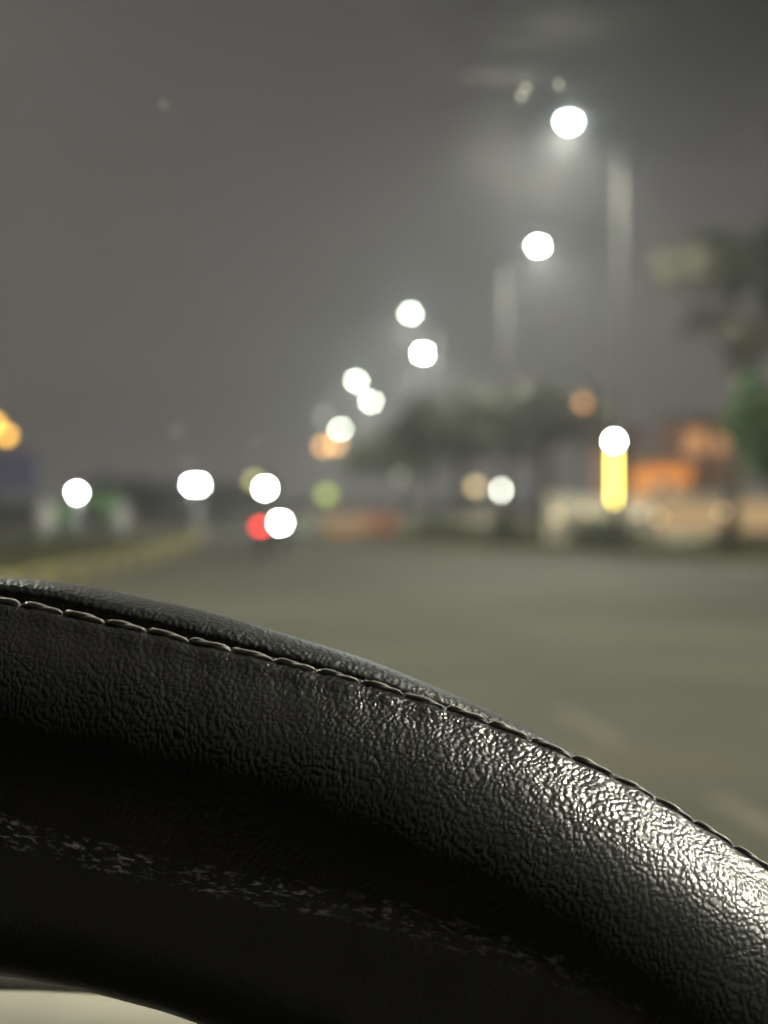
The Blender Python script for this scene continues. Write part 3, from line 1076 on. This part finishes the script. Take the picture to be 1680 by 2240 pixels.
    if scuffs:
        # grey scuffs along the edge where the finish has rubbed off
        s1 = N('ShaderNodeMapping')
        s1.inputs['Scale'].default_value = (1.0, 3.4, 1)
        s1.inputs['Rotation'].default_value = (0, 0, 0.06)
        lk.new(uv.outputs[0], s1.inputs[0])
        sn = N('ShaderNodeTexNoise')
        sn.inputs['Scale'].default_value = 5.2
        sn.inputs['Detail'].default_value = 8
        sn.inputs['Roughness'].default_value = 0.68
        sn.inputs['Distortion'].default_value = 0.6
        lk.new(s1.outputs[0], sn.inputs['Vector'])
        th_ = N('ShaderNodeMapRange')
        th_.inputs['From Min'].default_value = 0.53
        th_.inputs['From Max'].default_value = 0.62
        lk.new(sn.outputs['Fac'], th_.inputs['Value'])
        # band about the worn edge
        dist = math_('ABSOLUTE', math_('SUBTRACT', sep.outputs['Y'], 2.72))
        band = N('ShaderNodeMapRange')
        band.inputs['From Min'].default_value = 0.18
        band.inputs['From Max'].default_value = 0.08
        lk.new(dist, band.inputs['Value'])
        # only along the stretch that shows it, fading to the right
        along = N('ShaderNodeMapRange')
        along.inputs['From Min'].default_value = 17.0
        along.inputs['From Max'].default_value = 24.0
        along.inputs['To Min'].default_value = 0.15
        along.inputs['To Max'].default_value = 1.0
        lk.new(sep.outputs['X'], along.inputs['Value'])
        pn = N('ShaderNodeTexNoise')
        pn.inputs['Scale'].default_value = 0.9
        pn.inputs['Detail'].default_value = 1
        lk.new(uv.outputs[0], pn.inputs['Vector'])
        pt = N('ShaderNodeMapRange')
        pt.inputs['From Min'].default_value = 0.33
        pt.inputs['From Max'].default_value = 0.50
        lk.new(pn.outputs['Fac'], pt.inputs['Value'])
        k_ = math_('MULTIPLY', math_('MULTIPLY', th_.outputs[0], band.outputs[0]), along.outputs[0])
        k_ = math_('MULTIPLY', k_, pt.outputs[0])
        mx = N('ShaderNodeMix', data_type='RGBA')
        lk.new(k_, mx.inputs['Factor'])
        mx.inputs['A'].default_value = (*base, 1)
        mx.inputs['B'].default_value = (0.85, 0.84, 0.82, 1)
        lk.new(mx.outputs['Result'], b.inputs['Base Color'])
    else:
        b.inputs['Base Color'].default_value = (*base, 1)
    return m


M_LEATHER = leather('grained_leather', (0.017, 0.0162, 0.0147), 0.30, 16.0, 0.50, scuffs=True, relief=0.000102)
M_STRIP = leather('strip_leather', (0.011, 0.011, 0.011), 0.45, 15.0, 0.35)
GROOVE = -0.0020
CIRC = 2 * math.pi * RAVG
INNER = 0.078                                   # where the leather ends at the back of the rim


def lift_leather(s, t):
    e = s - GROOVE
    edge = -0.0022 * np.exp(-np.maximum(e, 0) / 0.00032)                 # rolls into the seam
    bulge = 0.00035 * np.exp(-((s - 0.0016) / 0.0016) ** 2)              # piping of folded leather
    pinch = -0.00008 * np.exp(-((s - 0.0002) / 0.0005) ** 2) * (0.5 + 0.5 * np.cos(2 * np.pi * (t * (R0 + RA)) / 0.0054))
    # puckers that the stitches draw into the leather
    puck = 0.00010 * np.exp(-np.maximum(s, 0) / 0.0035) * np.cos(2 * np.pi * (t * (R0 + RA)) / 0.0054 + s * 500)
    # soft ridge where the front panel ends
    ridge = 0.0002 * np.exp(-((s - 0.0272) / 0.0022) ** 2) - 0.0002 * np.exp(-((s - 0.0312) / 0.0030) ** 2)
    dents = 0.00006 * np.sin(t * 37 + s * 260) * np.sin(t * 61 - s * 190 + 1.0)
    return edge + bulge + pinch + puck + ridge + dents


def lift_strip(s, t):
    e = GROOVE - s
    edge = -0.0022 * np.exp(-np.maximum(e, 0) / 0.0007)
    lip = 0.0011 * np.clip((t - 1.15) / 0.3, 0, 1) * np.clip((2.2 - t) / 0.4, 0, 1)      # the strip stands proud along the top
    return edge + lip - 0.0002 + 0.00012 * np.sin(t * 45) * np.sin(t * 17 + 2)


sv = np.concatenate([GROOVE + np.array([0, .0001, .0002, .00032, .00046, .00062, .0008, .001]), np.arange(GROOVE + .0013, 0.036, 0.00016), np.linspace(0.0363, INNER, 34)])
rim = rim_mesh('rim_cover', sv, True, lift_leather, M_LEATHER, None)
sv2 = np.concatenate([np.linspace(INNER - CIRC, -0.012, 40), np.arange(-0.0117, GROOVE - .0011, 0.0005), GROOVE - np.array([.001, .0008, .0006, .00045, .00032, .0002, .0001, 0])])
back = rim_mesh('back_strip', sv2, True, lift_strip, M_STRIP, None)

# stitches: each thread dives into the leather at both ends
M_THREAD = mat('stitch_thread', (0.25, 0.242, 0.215), 0.42, 0.2, 900.0)
pitch = 0.0054 / (R0 + RA)
n_st = int(2 * math.pi / pitch)
pitch = 2 * math.pi / n_st
for i in range(n_st):
    t0 = 0.9 + i * pitch
    tm = (t0 % (2 * math.pi))
    near = 0.85 < tm < 1.65
    ns, nk = (11, 8) if near else (5, 5)
    ts = t0 + np.linspace(0.0 + random.uniform(0, .04), 1.0 - random.uniform(0, .04), ns) * pitch
    u = np.linspace(-1, 1, ns)
    # slants from the seam's lip down on to the panel
    s = 0.00004 + (-u) * (0.00026 + random.uniform(-0.0001, 0.0001)) + random.uniform(-0.00010, 0.00010)
    lift = 0.00030 - 0.00036 * u ** 8 + random.uniform(-0.00005, 0.00008)
    ph = seam_phi(ts % (2 * math.pi)) + s / RAVG
    P = surf(ts, ph, lift)
    c = P[ns // 2]
    rad = 0.00028 * (1 + 0.12 * np.sin(np.linspace(0, 9.0, ns) + random.random() * 6)) * (1 - 0.35 * np.abs(u) ** 3) * random.uniform(0.88, 1.1)
    b = MB()
    turn = np.linspace(0, 5.5, ns) + random.random() * 6
    side = np.cross(P[-1] - P[0], N_)
    side = side / np.linalg.norm(side)
    upv = np.cross(side, P[-1] - P[0])
    upv = upv / np.linalg.norm(upv)
    for k in (0.0, math.pi):                     # two plies twisted round each other
        Q = P - c + np.cos(turn + k)[:, None] * side * 0.00014 + np.sin(turn + k)[:, None] * upv * 0.00014
        b.tube([tuple(q) for q in Q], list(rad), nk)
    b.build('stitch', M_THREAD, rim, True).location = tuple(c)

# spokes and hub, below the picture
hubc = -0.035 * N_
hub = MB()
ring = []
for zz, rr_ in ((-0.03, 0.075), (0.005, 0.085), (0.022, 0.078), (0.03, 0.055), (0.032, 0.0)):
    for k in range(28):
        a = 2 * math.pi * k / 28
        ring.append(tuple(hubc + zz * N_ + rr_ * (math.cos(a) * E1 * 1.1 + math.sin(a) * E2)))
hub.raw(ring, [(j * 28 + k, j * 28 + (k + 1) % 28, (j + 1) * 28 + (k + 1) % 28, (j + 1) * 28 + k) for j in range(4) for k in range(28)])
hub.build('hub_pad', M_BLACK, wheel, True)
for a in (math.radians(-8), math.radians(188), math.radians(270)):
    d = math.cos(a) * E1 + math.sin(a) * E2
    sd = np.cross(d, N_)
    pts = []
    for q, w, off in ((0.06, 0.030, -0.03), (0.11, 0.022, -0.022), (0.168, 0.026, -0.002)):
        for s1, s2 in ((-1, -1), (1, -1), (1, 1), (-1, 1)):
            pts.append(tuple(d * q + sd * s1 * w + N_ * (off + s2 * 0.007)))
    MB().raw(pts, [(j * 4 + k, j * 4 + (k + 1) % 4, (j + 1) * 4 + (k + 1) % 4, (j + 1) * 4 + k) for j in range(2) for k in range(4)] + [(3, 2, 1, 0), (8, 9, 10, 11)]).build('spoke', M_BLACK, wheel, False, 0.004)
MB().tube([tuple(hubc - 0.02 * N_), tuple(hubc - 0.14 * N_)], [0.045, 0.05], 20).build('column', M_BLACK, wheel, True)
